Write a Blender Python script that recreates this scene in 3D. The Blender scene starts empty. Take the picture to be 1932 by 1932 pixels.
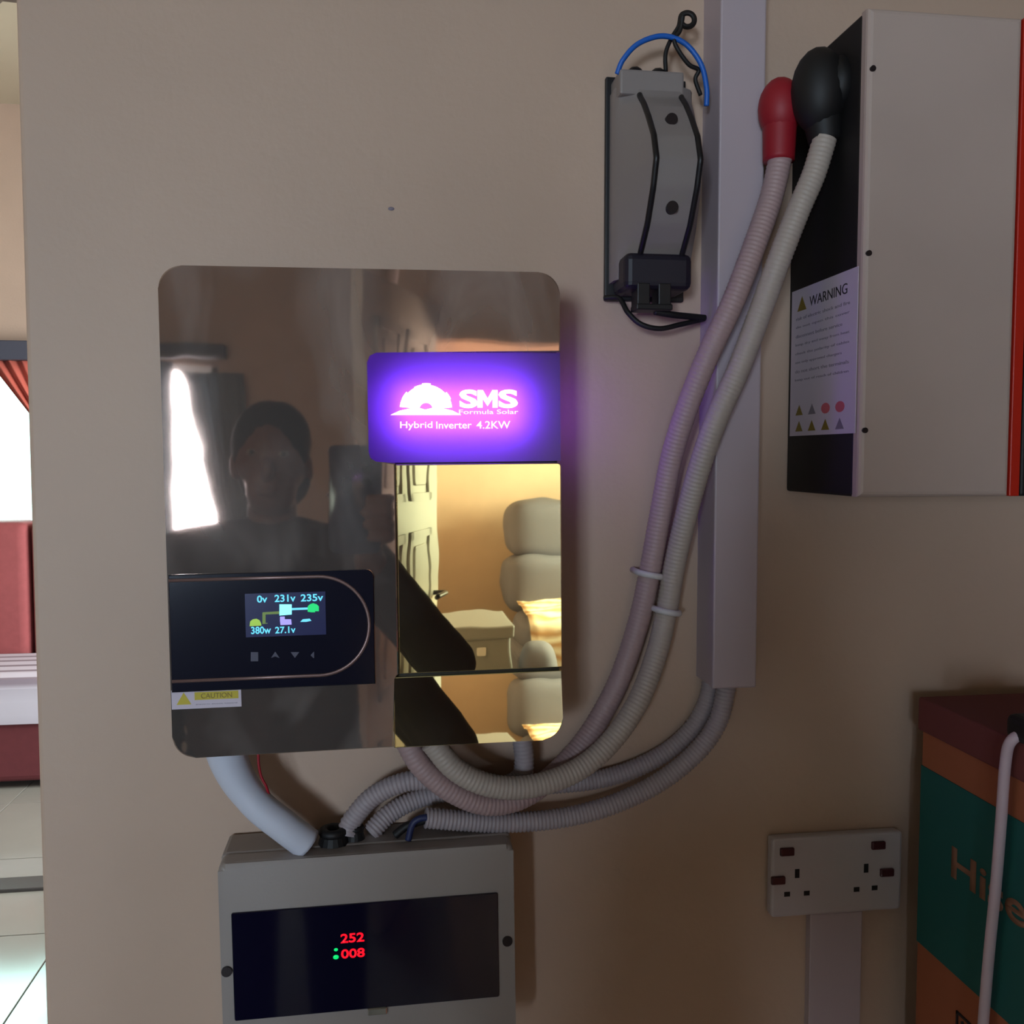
import bpy, bmesh, math, random
from mathutils import Vector, Matrix
random.seed(7)
S = bpy.context.scene
COL = S.collection
PI = math.pi

# ------------------------------------------------------------------ camera
FPX, CPX = 1786.0, 966.0
YAW, PITCH = math.radians(7.9), math.radians(3.4)
CAM = Vector((0.0, -0.82, 1.5))
fw = Vector((math.sin(YAW)*math.cos(PITCH), math.cos(YAW)*math.cos(PITCH), -math.sin(PITCH)))
rt = Vector((math.cos(YAW), -math.sin(YAW), 0))
up = rt.cross(fw)
cd = bpy.data.cameras.new('camera')
cam = bpy.data.objects.new('camera', cd)
COL.objects.link(cam)
cd.sensor_fit = 'HORIZONTAL'
cd.sensor_width = 36.0
cd.lens = FPX/1932.0*36.0
cd.clip_start = 0.01
cam.matrix_world = Matrix(((rt.x, up.x, -fw.x, CAM.x), (rt.y, up.y, -fw.y, CAM.y), (rt.z, up.z, -fw.z, CAM.z), (0, 0, 0, 1)))
S.camera = cam

# ------------------------------------------------------------------ sky, daylight, added lights, exposure
W = bpy.data.worlds.new('sky')
S.world = W
W.use_nodes = True
bgn = W.node_tree.nodes['Background']
bgn.inputs[0].default_value = (0.62, 1.0, 0.93, 1)
bgn.inputs[1].default_value = 3.2

def area(name, loc, rot, sx, sy, watts, col):
    l = bpy.data.lights.new(name, 'AREA')
    l.shape = 'RECTANGLE'
    l.size, l.size_y, l.energy, l.color = sx, sy, watts, col
    o = bpy.data.objects.new(name, l)
    COL.objects.link(o)
    o.location, o.rotation_euler = loc, rot
    return o
area('daylight_back_window', (-1.78, -5.78, 1.52), (PI/2, 0, 0), 1.6, 1.1, 330, (0.72, 0.83, 1.0))
area('added_side_light', (2.68, -4.55, 1.5), (0, PI/2, 0), 1.2, 1.3, 320, (0.96, 1.0, 0.9))  # unseen source, added to brighten the mirrored right back wall
area('daylight_living_window', (-2.6, 4.9, 1.45), (-PI/2, 0, 0), 1.6, 1.1, 100, (0.62, 1.0, 0.94))
area('added_living_light', (1.08, 2.9, 1.6), (0, PI/2, 0), 1.2, 1.4, 260, (0.95, 0.98, 1.0))  # unseen source, added to brighten the living room far wall

S.view_settings.view_transform = 'Standard'
S.view_settings.look = 'None'
S.view_settings.gamma = 1.0
S.view_settings.use_curve_mapping = False
S.view_settings.exposure = -0.04

# ------------------------------------------------------------------ helpers
def at(px, py, Y):
    d = fw + rt*((px-CPX)/FPX) + up*((CPX-py)/FPX)
    return CAM + d*((Y-CAM.y)/d.y)

def lin(c):
    return tuple(((v/255.0)/12.92 if v/255.0 <= 0.04045 else ((v/255.0+0.055)/1.055)**2.4) for v in c)

def mat(name, rgb, rough=0.5, metal=0.0, var=0.0, vscale=20.0, bump=0.0, bscale=200.0, emit=None, estr=0.0, coat=0.0, spec=0.5):
    m = bpy.data.materials.new(name)
    m.use_nodes = True
    nt = m.node_tree
    b = nt.nodes['Principled BSDF']
    c = lin(rgb) + (1,)
    b.inputs['Base Color'].default_value = c
    b.inputs['Roughness'].default_value = rough
    b.inputs['Metallic'].default_value = metal
    b.inputs['Coat Weight'].default_value = coat
    b.inputs['Coat Roughness'].default_value = 0.08
    b.inputs['Specular IOR Level'].default_value = spec
    if emit:
        b.inputs['Emission Color'].default_value = lin(emit) + (1,)
        b.inputs['Emission Strength'].default_value = estr
    tc = None
    if var > 0 or bump > 0:
        tc = nt.nodes.new('ShaderNodeTexCoord')
    if var > 0:
        n = nt.nodes.new('ShaderNodeTexNoise')
        n.inputs['Scale'].default_value = vscale
        n.inputs['Detail'].default_value = 5
        nt.links.new(tc.outputs['Object'], n.inputs['Vector'])
        r = nt.nodes.new('ShaderNodeMapRange')
        r.inputs[1].default_value, r.inputs[2].default_value = 0.3, 0.7
        r.inputs[3].default_value, r.inputs[4].default_value = 1-var, 1+var
        nt.links.new(n.outputs[0], r.inputs[0])
        mx = nt.nodes.new('ShaderNodeVectorMath')
        mx.operation = 'SCALE'
        mx.inputs[0].default_value = c[:3]
        nt.links.new(r.outputs[0], mx.inputs[3])
        nt.links.new(mx.outputs[0], b.inputs['Base Color'])
    if bump > 0:
        n2 = nt.nodes.new('ShaderNodeTexNoise')
        n2.inputs['Scale'].default_value = bscale
        n2.inputs['Detail'].default_value = 3
        nt.links.new(tc.outputs['Object'], n2.inputs['Vector'])
        bp = nt.nodes.new('ShaderNodeBump')
        bp.inputs['Strength'].default_value = bump
        bp.inputs['Distance'].default_value = 0.002
        nt.links.new(n2.outputs[0], bp.inputs['Height'])
        nt.links.new(bp.outputs[0], b.inputs['Normal'])
    return m

def mirror_mat(name, rgb, dust, dscale, rough):
    """reflective acrylic with a thin uneven dust / hand smear layer"""
    m = mat(name, rgb, rough, 1.0)
    nt = m.node_tree
    b = nt.nodes['Principled BSDF']
    out = nt.nodes['Material Output']
    tc = nt.nodes.new('ShaderNodeTexCoord')
    mp = nt.nodes.new('ShaderNodeMapping')
    mp.inputs['Scale'].default_value = (1.0, 1.0, 0.55)
    mp.inputs['Rotation'].default_value = (0, 0.5, 0)
    nt.links.new(tc.outputs['Object'], mp.inputs[0])
    n = nt.nodes.new('ShaderNodeTexNoise')
    n.inputs['Scale'].default_value = dscale
    n.inputs['Detail'].default_value = 4
    n.inputs['Distortion'].default_value = 0.8
    nt.links.new(mp.outputs[0], n.inputs['Vector'])
    r = nt.nodes.new('ShaderNodeMapRange')
    r.inputs[1].default_value, r.inputs[2].default_value = 0.48, 0.78
    r.inputs[3].default_value, r.inputs[4].default_value = dust*0.28, dust
    nt.links.new(n.outputs[0], r.inputs[0])
    d = nt.nodes.new('ShaderNodeBsdfDiffuse')
    d.inputs[0].default_value = (0.72, 0.64, 0.60, 1)
    mx = nt.nodes.new('ShaderNodeMixShader')
    nt.links.new(r.outputs[0], mx.inputs[0])
    nt.links.new(b.outputs[0], mx.inputs[1])
    nt.links.new(d.outputs[0], mx.inputs[2])
    nt.links.new(mx.outputs[0], out.inputs[0])
    # very slight waviness of the sheet
    n2 = nt.nodes.new('ShaderNodeTexNoise')
    n2.inputs['Scale'].default_value = 14
    nt.links.new(tc.outputs['Object'], n2.inputs['Vector'])
    bp = nt.nodes.new('ShaderNodeBump')
    bp.inputs['Strength'].default_value = 0.12
    bp.inputs['Distance'].default_value = 0.0012
    nt.links.new(n2.outputs[0], bp.inputs['Height'])
    nt.links.new(bp.outputs[0], b.inputs['Normal'])
    return m

def glass_mat(name, tint):
    m = bpy.data.materials.new(name)
    m.use_nodes = True
    nt = m.node_tree
    nt.nodes.clear()
    out = nt.nodes.new('ShaderNodeOutputMaterial')
    t = nt.nodes.new('ShaderNodeBsdfTransparent')
    t.inputs[0].default_value = tint + (1,)
    g = nt.nodes.new('ShaderNodeBsdfGlossy')
    g.inputs['Roughness'].default_value = 0.02
    fr = nt.nodes.new('ShaderNodeFresnel')
    fr.inputs[0].default_value = 1.45
    mx = nt.nodes.new('ShaderNodeMixShader')
    nt.links.new(fr.outputs[0], mx.inputs[0])
    nt.links.new(t.outputs[0], mx.inputs[1])
    nt.links.new(g.outputs[0], mx.inputs[2])
    nt.links.new(mx.outputs[0], out.inputs[0])
    return m

def translucent_mat(name, front, through, mixf, rough):
    """sheet that also lets light scatter through from behind"""
    m = mat(name, front, rough, 0.0, coat=0.0)
    nt = m.node_tree
    b = nt.nodes['Principled BSDF']
    out = nt.nodes['Material Output']
    t = nt.nodes.new('ShaderNodeBsdfTranslucent')
    t.inputs[0].default_value = lin(through) + (1,)
    mx = nt.nodes.new('ShaderNodeMixShader')
    mx.inputs[0].default_value = mixf
    nt.links.new(b.outputs[0], mx.inputs[1])
    nt.links.new(t.outputs[0], mx.inputs[2])
    nt.links.new(mx.outputs[0], out.inputs[0])
    return m

def obj(name, bm, m, parent=None, smooth=False):
    me = bpy.data.meshes.new(name)
    bmesh.ops.recalc_face_normals(bm, faces=bm.faces)
    bm.to_mesh(me)
    bm.free()
    if smooth:
        for p in me.polygons:
            p.use_smooth = True
    me.materials.append(m)
    o = bpy.data.objects.new(name, me)
    COL.objects.link(o)
    if parent:
        o.parent = parent
    return o

def soft(o, deg=40):
    """smooth shading with hard corners kept"""
    me = o.data
    for p in me.polygons:
        p.use_smooth = True
    bm = bmesh.new(); bm.from_mesh(me)
    for e in bm.edges:
        e.smooth = not (len(e.link_faces) == 2 and e.calc_face_angle(0) > math.radians(deg))
    bm.to_mesh(me); bm.free()
    return o

def thing(name, label, cat, loc=(0, 0, 0), rot=(0, 0, 0), group=None):
    o = bpy.data.objects.new(name, None)
    o.empty_display_size = 0.05
    COL.objects.link(o)
    o.location, o.rotation_euler = loc, rot
    return tag(o, label, cat, group)

def tag(o, label, cat, group=None):
    o['label'], o['category'] = label, cat
    if group:
        o['group'] = group
    return o

def struct(o):
    o['kind'] = 'structure'
    return o

def box(x0, x1, y0, y1, z0, z1, bev=0.0, seg=2, bm=None):
    own = bm is None
    b = bmesh.new()
    bmesh.ops.create_cube(b, size=1.0)
    for v in b.verts:
        v.co = Vector(((x0+x1)/2+v.co.x*(x1-x0), (y0+y1)/2+v.co.y*(y1-y0), (z0+z1)/2+v.co.z*(z1-z0)))
    if bev > 0:
        bmesh.ops.bevel(b, geom=list(b.edges), offset=bev, segments=seg, profile=0.5, affect='EDGES')
    if own:
        return b
    join(bm, b)
    return bm

def join(dst, src):
    me = bpy.data.meshes.new('tmp')
    src.to_mesh(me); src.free()
    dst.from_mesh(me)
    bpy.data.meshes.remove(me)

def prism(pts, y0, y1, bev=0.0, seg=2):
    """outline pts (x, z) extruded from y0 (back) to y1 (front)"""
    b = bmesh.new()
    va = [b.verts.new((x, y0, z)) for x, z in pts]
    vb = [b.verts.new((x, y1, z)) for x, z in pts]
    n = len(pts)
    b.faces.new(va)
    f = b.faces.new(vb[::-1])
    for i in range(n):
        b.faces.new((va[i], vb[i], vb[(i+1) % n], va[(i+1) % n]))
    if bev > 0:
        bmesh.ops.bevel(b, geom=list(f.edges), offset=bev, segments=seg, profile=0.5, affect='EDGES')
    return b

def rrect(x0, x1, z0, z1, r, n=8, corners=(1, 1, 1, 1)):
    """rounded rectangle outline; corners = bottom-left, bottom-right, top-right, top-left"""
    pts = []
    for k, (cx, cz, a0) in enumerate(((x0+r, z0+r, PI), (x1-r, z0+r, 1.5*PI), (x1-r, z1-r, 0), (x0+r, z1-r, PI/2))):
        if corners[k]:
            for i in range(n+1):
                a = a0+PI/2*i/n
                pts.append((cx+r*math.cos(a), cz+r*math.sin(a)))
        else:
            pts.append(((x0, z0), (x1, z0), (x1, z1), (x0, z1))[k])
    return pts

def spline(P, n=10):
    P = [Vector(p) for p in P]
    out = []
    for i in range(len(P)-1):
        p0 = P[i-1] if i > 0 else P[0]*2-P[1]
        p1, p2 = P[i], P[i+1]
        p3 = P[i+2] if i+2 < len(P) else P[-1]*2-P[-2]
        for k in range(n):
            t = k/n
            out.append(0.5*((2*p1)+(p2-p0)*t+(2*p0-5*p1+4*p2-p3)*t*t+(3*p1-p0-3*p2+p3)*t**3))
    out.append(P[-1].copy())
    return out

def resample(P, step):
    out = [P[0].copy()]
    acc = 0.0
    for a, b in zip(P, P[1:]):
        L = (b-a).length
        if L < 1e-9:
            continue
        pos = step-acc
        while pos <= L:
            out.append(a+(b-a)*(pos/L))
            pos += step
        acc = (acc+L) % step if L+acc >= step else acc+L
    return out

def tube(P, r, sides=14, ribs=0.0, pitch=0.0, cap=True, closed=False, flat=1.0):
    """P dense points; r number or list; ribs = rib depth with given pitch"""
    if pitch:
        P = resample(P, pitch/4)
    n = len(P)
    b = bmesh.new()
    t = [(P[min(i+1, n-1)]-P[max(i-1, 0)]).normalized() for i in range(n)]
    ref = Vector((0, 1, 0))
    if abs(t[0].dot(ref)) > 0.9:
        ref = Vector((1, 0, 0))
    nrm = (ref-t[0]*ref.dot(t[0])).normalized()
    rings = []
    for i in range(n):
        nrm = (nrm-t[i]*nrm.dot(t[i])).normalized()
        bi = t[i].cross(nrm)
        rr = r[i] if isinstance(r, (list, tuple)) else r
        if pitch:
            rr = rr-(0, 0.35, 1, 0.35)[i % 4]*ribs
        rings.append([b.verts.new(P[i]+(nrm*math.cos(2*PI*k/sides)*flat+bi*math.sin(2*PI*k/sides))*rr) for k in range(sides)])
    for i in range(n-1):
        for k in range(sides):
            b.faces.new((rings[i][k], rings[i][(k+1) % sides], rings[i+1][(k+1) % sides], rings[i+1][k]))
    if cap:
        b.faces.new(rings[0][::-1])
        b.faces.new(rings[-1])
    return b

def cyl(p0, p1, r0, r1=None, sides=20, bev=0.0):
    p0, p1 = Vector(p0), Vector(p1)
    r1 = r0 if r1 is None else r1
    if bev:
        d = (p1-p0).normalized()
        return tube([p0, p1-d*bev, p1-d*bev*0.3, p1], [r0, r1, r1-bev*0.3, r1-bev], sides)
    return tube([p0, p1], [r0, r1], sides)

def ell(c, r, sub=3, bm=None):
    b = bmesh.new()
    bmesh.ops.create_icosphere(b, subdivisions=sub, radius=1.0)
    for v in b.verts:
        v.co = Vector((c[0]+v.co.x*r[0], c[1]+v.co.y*r[1], c[2]+v.co.z*r[2]))
    if bm is None:
        return b
    join(bm, b)
    return bm

def text(name, s, x0, x1, z0, z1, y, m, parent=None, M=None, depth=0.0004, bold=0.0):
    """lettering fitted in the box x0..x1, z0..z1 on a face at y looking to -y (or placed by matrix M)"""
    cu = bpy.data.curves.new(name, 'FONT')
    cu.body = s
    cu.size = 1.0
    cu.offset = bold
    cu.resolution_u = 4
    o = bpy.data.objects.new(name, cu)
    COL.objects.link(o)
    dg = bpy.context.evaluated_depsgraph_get()
    me = bpy.data.meshes.new_from_object(o.evaluated_get(dg))
    bpy.data.objects.remove(o)
    bpy.data.curves.remove(cu)
    xs = [v.co.x for v in me.vertices]; ys = [v.co.y for v in me.vertices]
    a0, a1, b0, b1 = min(xs), max(xs), min(ys), max(ys)
    for v in me.vertices:
        u = x0+(v.co.x-a0)/(a1-a0)*(x1-x0)
        w = z0+(v.co.y-b0)/(b1-b0)*(z1-z0)
        v.co = Vector((u, y, w))
    b = bmesh.new(); b.from_mesh(me); bpy.data.meshes.remove(me)
    r = bmesh.ops.extrude_face_region(b, geom=list(b.faces))
    for v in [g for g in r['geom'] if isinstance(g, bmesh.types.BMVert)]:
        v.co.y -= depth
    if M:
        bmesh.ops.transform(b, matrix=M, verts=list(b.verts))
    return obj(name, b, m, parent)

def tri(x0, x1, z0, z1, y0, y1):
    return prism([(x0, z0), (x1, z0), ((x0+x1)/2, z1)], y0, y1)

def puff(x0, x1, y0, y1, z0, z1, e=0.45):
    """stuffed cushion: superellipsoid filling the box"""
    b = bmesh.new()
    bmesh.ops.create_uvsphere(b, u_segments=32, v_segments=20, radius=1.0)
    f = lambda v: math.copysign(abs(v)**e, v)
    for v in b.verts:
        c = v.co
        h = math.hypot(c.x, c.y)
        ang = math.atan2(c.y, c.x)
        hx = abs(h)**e
        v.co = Vector(((x0+x1)/2+hx*f(math.cos(ang))*(x1-x0)/2, (y0+y1)/2+hx*f(math.sin(ang))*(y1-y0)/2, (z0+z1)/2+f(c.z)*(z1-z0)/2))
    return b

def curtain(p0, p1, z0, z1, folds, depth, left=None, right=None, rows=14, cols=80):
    """hanging pleated cloth between p0 and p1 (x, y); left / right narrow it as functions of t (0 top .. 1 bottom)"""
    b = bmesh.new()
    p0, p1 = Vector((p0[0], p0[1], 0)), Vector((p1[0], p1[1], 0))
    d = (p1-p0); nn = Vector((-d.y, d.x, 0)).normalized()
    layers = []
    for off in (0.0, 0.004):
        g = []
        for i in range(rows+1):
            t = i/rows
            a = left(t) if left else 0.0
            c = right(t) if right else 1.0
            row = []
            for j in range(cols+1):
                s = j/cols
                w = depth*math.sin(2*PI*folds*s+0.6*math.sin(3*t))*(0.6+0.4*math.sin(5.1*s+1))+off
                q = p0+d*(a+(c-a)*s)+nn*w
                row.append(b.verts.new((q.x, q.y, z1+(z0-z1)*t)))
            g.append(row)
        layers.append(g)
    for g in layers:
        for i in range(rows):
            for j in range(cols):
                b.faces.new((g[i][j], g[i][j+1], g[i+1][j+1], g[i+1][j]))
    A, B = layers
    for i in range(rows):
        for j in (0, cols):
            b.faces.new((A[i][j], A[i+1][j], B[i+1][j], B[i][j]))
    for j in range(cols):
        for i in (0, rows):
            b.faces.new((A[i][j], A[i][j+1], B[i][j+1], B[i][j]))
    return b

def cloth(g, th):
    """closed thin shell from a grid of points g[i][j], th below it"""
    b = bmesh.new()
    R_, C_ = len(g), len(g[0])
    lay = []
    for sgn in (0, 1):
        rows = []
        for i in range(R_):
            row = []
            for j in range(C_):
                p = Vector(g[i][j])
                if sgn:
                    du = Vector(g[min(i+1, R_-1)][j])-Vector(g[max(i-1, 0)][j])
                    dv_ = Vector(g[i][min(j+1, C_-1)])-Vector(g[i][max(j-1, 0)])
                    nrm = du.cross(dv_).normalized()
                    p = p-nrm*th
                row.append(b.verts.new(p))
            rows.append(row)
        lay.append(rows)
    for rows in lay:
        for i in range(R_-1):
            for j in range(C_-1):
                b.faces.new((rows[i][j], rows[i][j+1], rows[i+1][j+1], rows[i+1][j]))
    A_, B_ = lay
    for i in range(R_-1):
        for j in (0, C_-1):
            b.faces.new((A_[i][j], A_[i+1][j], B_[i+1][j], B_[i][j]))
    for j in range(C_-1):
        for i in (0, R_-1):
            b.faces.new((A_[i][j], A_[i][j+1], B_[i][j+1], B_[i][j]))
    return b

# ------------------------------------------------------------------ materials
M_wall = mat('cream wall paint', (193, 165, 145), 0.55, var=0.035, vscale=6, bump=0.25, bscale=90)
M_ceil = mat('off white ceiling paint', (186, 172, 148), 0.8, var=0.03, vscale=4)
M_tile = mat('glazed cream tile', (160, 156, 146), 0.13, var=0.05, vscale=3)
M_grout = mat('grey grout', (120, 116, 108), 0.9)
M_strip = mat('dark threshold strip', (78, 70, 66), 0.45)
M_frame = mat('white window frame', (215, 215, 210), 0.4)
M_glass = glass_mat('clear window glass', (0.95, 0.97, 0.97))
M_door = mat('white door paint', (214, 208, 200), 0.22)
M_black = mat('black plastic', (18, 16, 20), 0.45)
M_blackgloss = mat('black glossy acrylic', (20, 20, 36), 0.14, coat=0.3)
M_navy = mat('smoked blue acrylic', (14, 11, 34), 0.06, spec=0.7)
M_navydk = mat('dark violet plastic', (24, 18, 34), 0.5)
M_grey = mat('light grey plastic', (150, 140, 135), 0.42, bump=0.05, bscale=400)
M_greyd = mat('grey plastic', (140, 130, 127), 0.45)
M_white = mat('white plastic', (206, 200, 200), 0.45)
M_trunk = mat('white trunking plastic', (182, 166, 172), 0.5)
M_pipe_pink = mat('pinkish white conduit', (172, 145, 145), 0.5)
M_pipe_grey = mat('greyish white conduit', (178, 164, 154), 0.5)
M_pipe_mauve = mat('grey corrugated conduit', (168, 156, 160), 0.5)
M_hose = mat('white flexible hose', (205, 208, 222), 0.5)
M_cover = mat('off white painted steel', (184, 164, 154), 0.5, var=0.05, vscale=9)
M_redstripe = mat('red painted strip', (190, 36, 18), 0.4)
M_redrub = mat('red rubber', (150, 18, 34), 0.55)
M_blackrub = mat('black rubber', (16, 13, 14), 0.6)
M_label = mat('white printed label', (205, 192, 205), 0.55)
M_ink = mat('black ink', (38, 34, 40), 0.6)
M_inkgrey = mat('grey ink', (128, 118, 130), 0.6)
M_yellow = mat('yellow ink', (196, 176, 40), 0.55)
M_ochre = mat('ochre ink', (130, 108, 30), 0.55)
M_pinkink = mat('pink red ink', (200, 95, 105), 0.55)
M_blue = mat('blue cable sheath', (24, 96, 190), 0.45)
M_redwire = mat('red wire sheath', (160, 24, 40), 0.45)
M_steel = mat('steel screw', (150, 146, 140), 0.3, 1.0)
M_screwdark = mat('dark screw', (52, 44, 46), 0.4, 0.6)
M_socket = mat('white socket plate', (190, 180, 184), 0.35)
M_rocker = mat('dark red rocker', (70, 26, 32), 0.35)
M_card = mat('brown cardboard', (170, 98, 66), 0.85, var=0.05, vscale=12)
M_cardtop = mat('red brown cardboard lid', (118, 58, 56), 0.85)
M_teal = mat('teal carton print', (18, 96, 92), 0.7)
M_cardtext = mat('tan carton lettering', (148, 104, 80), 0.8)
M_cord = mat('pale cord', (212, 190, 200), 0.5)
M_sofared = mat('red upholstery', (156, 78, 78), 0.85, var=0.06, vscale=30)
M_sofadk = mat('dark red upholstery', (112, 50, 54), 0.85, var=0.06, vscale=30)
M_curred = mat('red curtain cloth', (196, 96, 80), 0.85)
M_curgrey = translucent_mat('grey curtain cloth', (120, 126, 132), (150, 165, 172), 0.25, 0.8)
M_pelmet = mat('dark grey pelmet', (70, 70, 82), 0.6)
M_fan = mat('brushed grey fan metal', (96, 86, 78), 0.4, 0.5)
M_chrome = mat('chrome', (220, 220, 220), 0.1, 1.0)
M_brownmirror = mirror_mat('brown tinted mirror acrylic', (200, 166, 152), 0.30, 11, 0.03)
M_goldmirror = mirror_mat('pale gold mirror acrylic', (255, 248, 196), 0.04, 9, 0.015)
M_logo = mat('backlit logo letters', (250, 230, 255), 0.4, emit=(255, 190, 255), estr=5.0)
M_logo2 = mat('backlit small letters', (250, 230, 255), 0.4, emit=(255, 165, 240), estr=2.2)
M_led = mat('violet light bar', (230, 200, 255), 0.5, emit=(150, 80, 255), estr=24.0)
M_addedglow = mat('added violet glow strip', (230, 200, 255), 0.5, emit=(140, 70, 255), estr=6.5)  # for the added strip that tints the wall
M_diffuser = translucent_mat('violet backlit acrylic', (52, 44, 88), (200, 170, 255), 0.35, 0.1)
M_scr = mat('lit screen backing', (10, 12, 40), 0.25, emit=(44, 52, 120), estr=0.22)
M_cyan = mat('cyan screen ink', (20, 30, 40), 0.4, emit=(110, 225, 255), estr=1.1)
M_cyanw = mat('bright cyan screen block', (20, 30, 40), 0.4, emit=(120, 240, 255), estr=2.0)
M_green = mat('green screen ink', (10, 40, 20), 0.4, emit=(0, 225, 120), estr=1.0)
M_lime = mat('lime screen ink', (20, 40, 10), 0.4, emit=(160, 205, 70), estr=0.9)
M_olive = mat('olive screen ink', (20, 30, 10), 0.4, emit=(110, 140, 60), estr=0.7)
M_lilac = mat('lilac screen ink', (20, 20, 40), 0.4, emit=(170, 160, 255), estr=1.1)
M_redled = mat('red led segments', (60, 0, 0), 0.4, emit=(255, 10, 30), estr=2.0)
M_greenled = mat('green led', (0, 50, 20), 0.4, emit=(0, 220, 110), estr=1.2)
M_icon = mat('dim touch symbol', (70, 66, 86), 0.5)
M_ring = mat('bronze ring line', (122, 96, 92), 0.35, 0.4)
M_grp = mat('grey plush', (100, 98, 112), 0.9, bump=0.2, bscale=60)
M_bin = mat('grey plastic bin', (128, 126, 128), 0.5)
M_skin = mat('brown skin', (98, 64, 48), 0.5)
M_hair = mat('black hair', (14, 12, 12), 0.8, bump=0.5, bscale=300)
M_jacket = mat('dark brown jacket cloth', (48, 34, 36), 0.85, bump=0.2, bscale=150)
M_trouser = mat('dark blue trouser cloth', (32, 34, 48), 0.9)
M_shoe = mat('black shoe', (20, 18, 18), 0.5)
M_phone = mat('dark blue phone glass', (30, 34, 60), 0.12)
M_lens = mat('phone lens glass', (6, 6, 10), 0.05)
M_eye = mat('eye white', (120, 112, 104), 0.3)
M_stripe = mat('beige striped cloth', (225, 200, 160), 0.85)
_nt = M_stripe.node_tree
_tc = _nt.nodes.new('ShaderNodeTexCoord'); _w = _nt.nodes.new('ShaderNodeTexWave'); _w.bands_direction = 'Z'
_w.inputs['Scale'].default_value = 6.0; _w.inputs['Distortion'].default_value = 1.5
_mp = _nt.nodes.new('ShaderNodeMapping'); _mp.inputs['Rotation'].default_value = (0.6, 0, 0)
_cr = _nt.nodes.new('ShaderNodeValToRGB')
_cr.color_ramp.elements[0].color = lin((196, 150, 104)) + (1,); _cr.color_ramp.elements[1].color = lin((240, 226, 200)) + (1,)
_nt.links.new(_tc.outputs['Object'], _mp.inputs[0]); _nt.links.new(_mp.outputs[0], _w.inputs['Vector'])
_nt.links.new(_w.outputs[0], _cr.inputs[0]); _nt.links.new(_cr.outputs[0], _nt.nodes['Principled BSDF'].inputs['Base Color'])
M_throw = mat('pale striped throw', (205, 196, 205), 0.85)
_nt = M_throw.node_tree
_tc = _nt.nodes.new('ShaderNodeTexCoord'); _w = _nt.nodes.new('ShaderNodeTexWave'); _w.bands_direction = 'Y'
_w.inputs['Scale'].default_value = 3.0
_cr = _nt.nodes.new('ShaderNodeValToRGB')
_cr.color_ramp.elements[0].color = lin((150, 135, 145)) + (1,); _cr.color_ramp.elements[1].color = lin((220, 212, 222)) + (1,)
_cr.color_ramp.elements[0].position = 0.1; _cr.color_ramp.elements[1].position = 0.35
_nt.links.new(_tc.outputs['Object'], _w.inputs['Vector'])
_nt.links.new(_w.outputs[0], _cr.inputs[0]); _nt.links.new(_cr.outputs[0], _nt.nodes['Principled BSDF'].inputs['Base Color'])

# ------------------------------------------------------------------ room shell
XL, XR, YB, YF, CZ = -5.2, 2.5, -5.55, 4.6, 3.35
WE = -0.284                       # free left end of the pictured wall

def wall_x(name, x0, x1, y0, y1, hole=None):
    """wall along x with an optional hole (hx0, hx1, hz0, hz1)"""
    b = bmesh.new()
    if hole:
        a, c, d, e = hole
        for q in ((x0, a, 0, CZ), (c, x1, 0, CZ), (a, c, 0, d), (a, c, e, CZ)):
            box(q[0], q[1], y0, y1, q[2], q[3], bm=b)
    else:
        box(x0, x1, y0, y1, 0, CZ, bm=b)
    return struct(obj(name, b, M_wall))

wb = struct(obj('wall_back', box(WE, XR, 0.0, 0.16, 0, CZ, bev=0.004, seg=3), M_wall))
obj('scuff_mark', ell((at(738, 394, 0).x, -0.0002, at(738, 394, 0).z), (0.0028, 0.0007, 0.0016), 2), M_inkgrey, wb)
wall_x('wall_front', XL, XR, YB-0.15, YB, (-2.55, -0.92, 0.97, 2.07))
wall_x('wall_far', XL, XR, YF, YF+0.15, (-3.3, -1.72, 0.85, 1.99))
b = bmesh.new()
box(XL-0.15, XL, YB-0.15, YF+0.15, 0, CZ, bm=b)
struct(obj('wall_left', b, M_wall))
b = bmesh.new()
for q in ((YB-0.15, -5.2, 0, CZ), (-3.9, YF+0.15, 0, CZ), (-5.2, -3.9, 0, 0.9), (-5.2, -3.9, 2.1, CZ)):
    box(XR, XR+0.15, q[0], q[1], q[2], q[3], bm=b)
struct(obj('wall_right', b, M_wall))
struct(obj('wall_middle', box(0.115, 0.215, YB, -2.95, 0, CZ), M_wall))
b = bmesh.new()
for q in ((0.16, 2.2, 0, CZ), (3.6, YF, 0, CZ), (2.2, 3.6, 0, 1.0), (2.2, 3.6, 2.2, CZ)):
    box(0.8, 0.95, q[0], q[1], q[2], q[3], bm=b)
struct(obj('wall_living', b, M_wall))
b = box(0.86, XR, -3.05, -2.93, 0, CZ)  # unseen wall added to keep the side light off wall_back
box(0.216, 0.86, -3.05, -2.93, 1.93, CZ, bm=b)  # lintel added to cut bounce light and darken the mirrored top
struct(obj('wall_light_block', b, M_wall))
struct(obj('ceiling', box(XL-0.15, XR+0.15, YB-0.15, YF+0.15, CZ, CZ+0.15), M_ceil))
fl = struct(obj('floor', box(XL-0.15, XR+0.15, YB-0.15, YF+0.15, -0.15, -0.006), M_grout))
tm = None
T = 0.6
ox = -5.2
for i in range(13):
    for j in range(17):
        x, y = ox+i*T, -5.55+j*T
        if x+T > XR+0.01 and x > XR:
            continue
        if tm is None:
            t = obj('tile', box(0.002, T-0.002, 0.002, T-0.002, -0.0062, 0.0, bev=0.001, seg=1), M_tile, fl)
            tm = t
        else:
            t = tm.copy(); COL.objects.link(t); t.parent = fl
        t.location = (x, y, 0)
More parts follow.
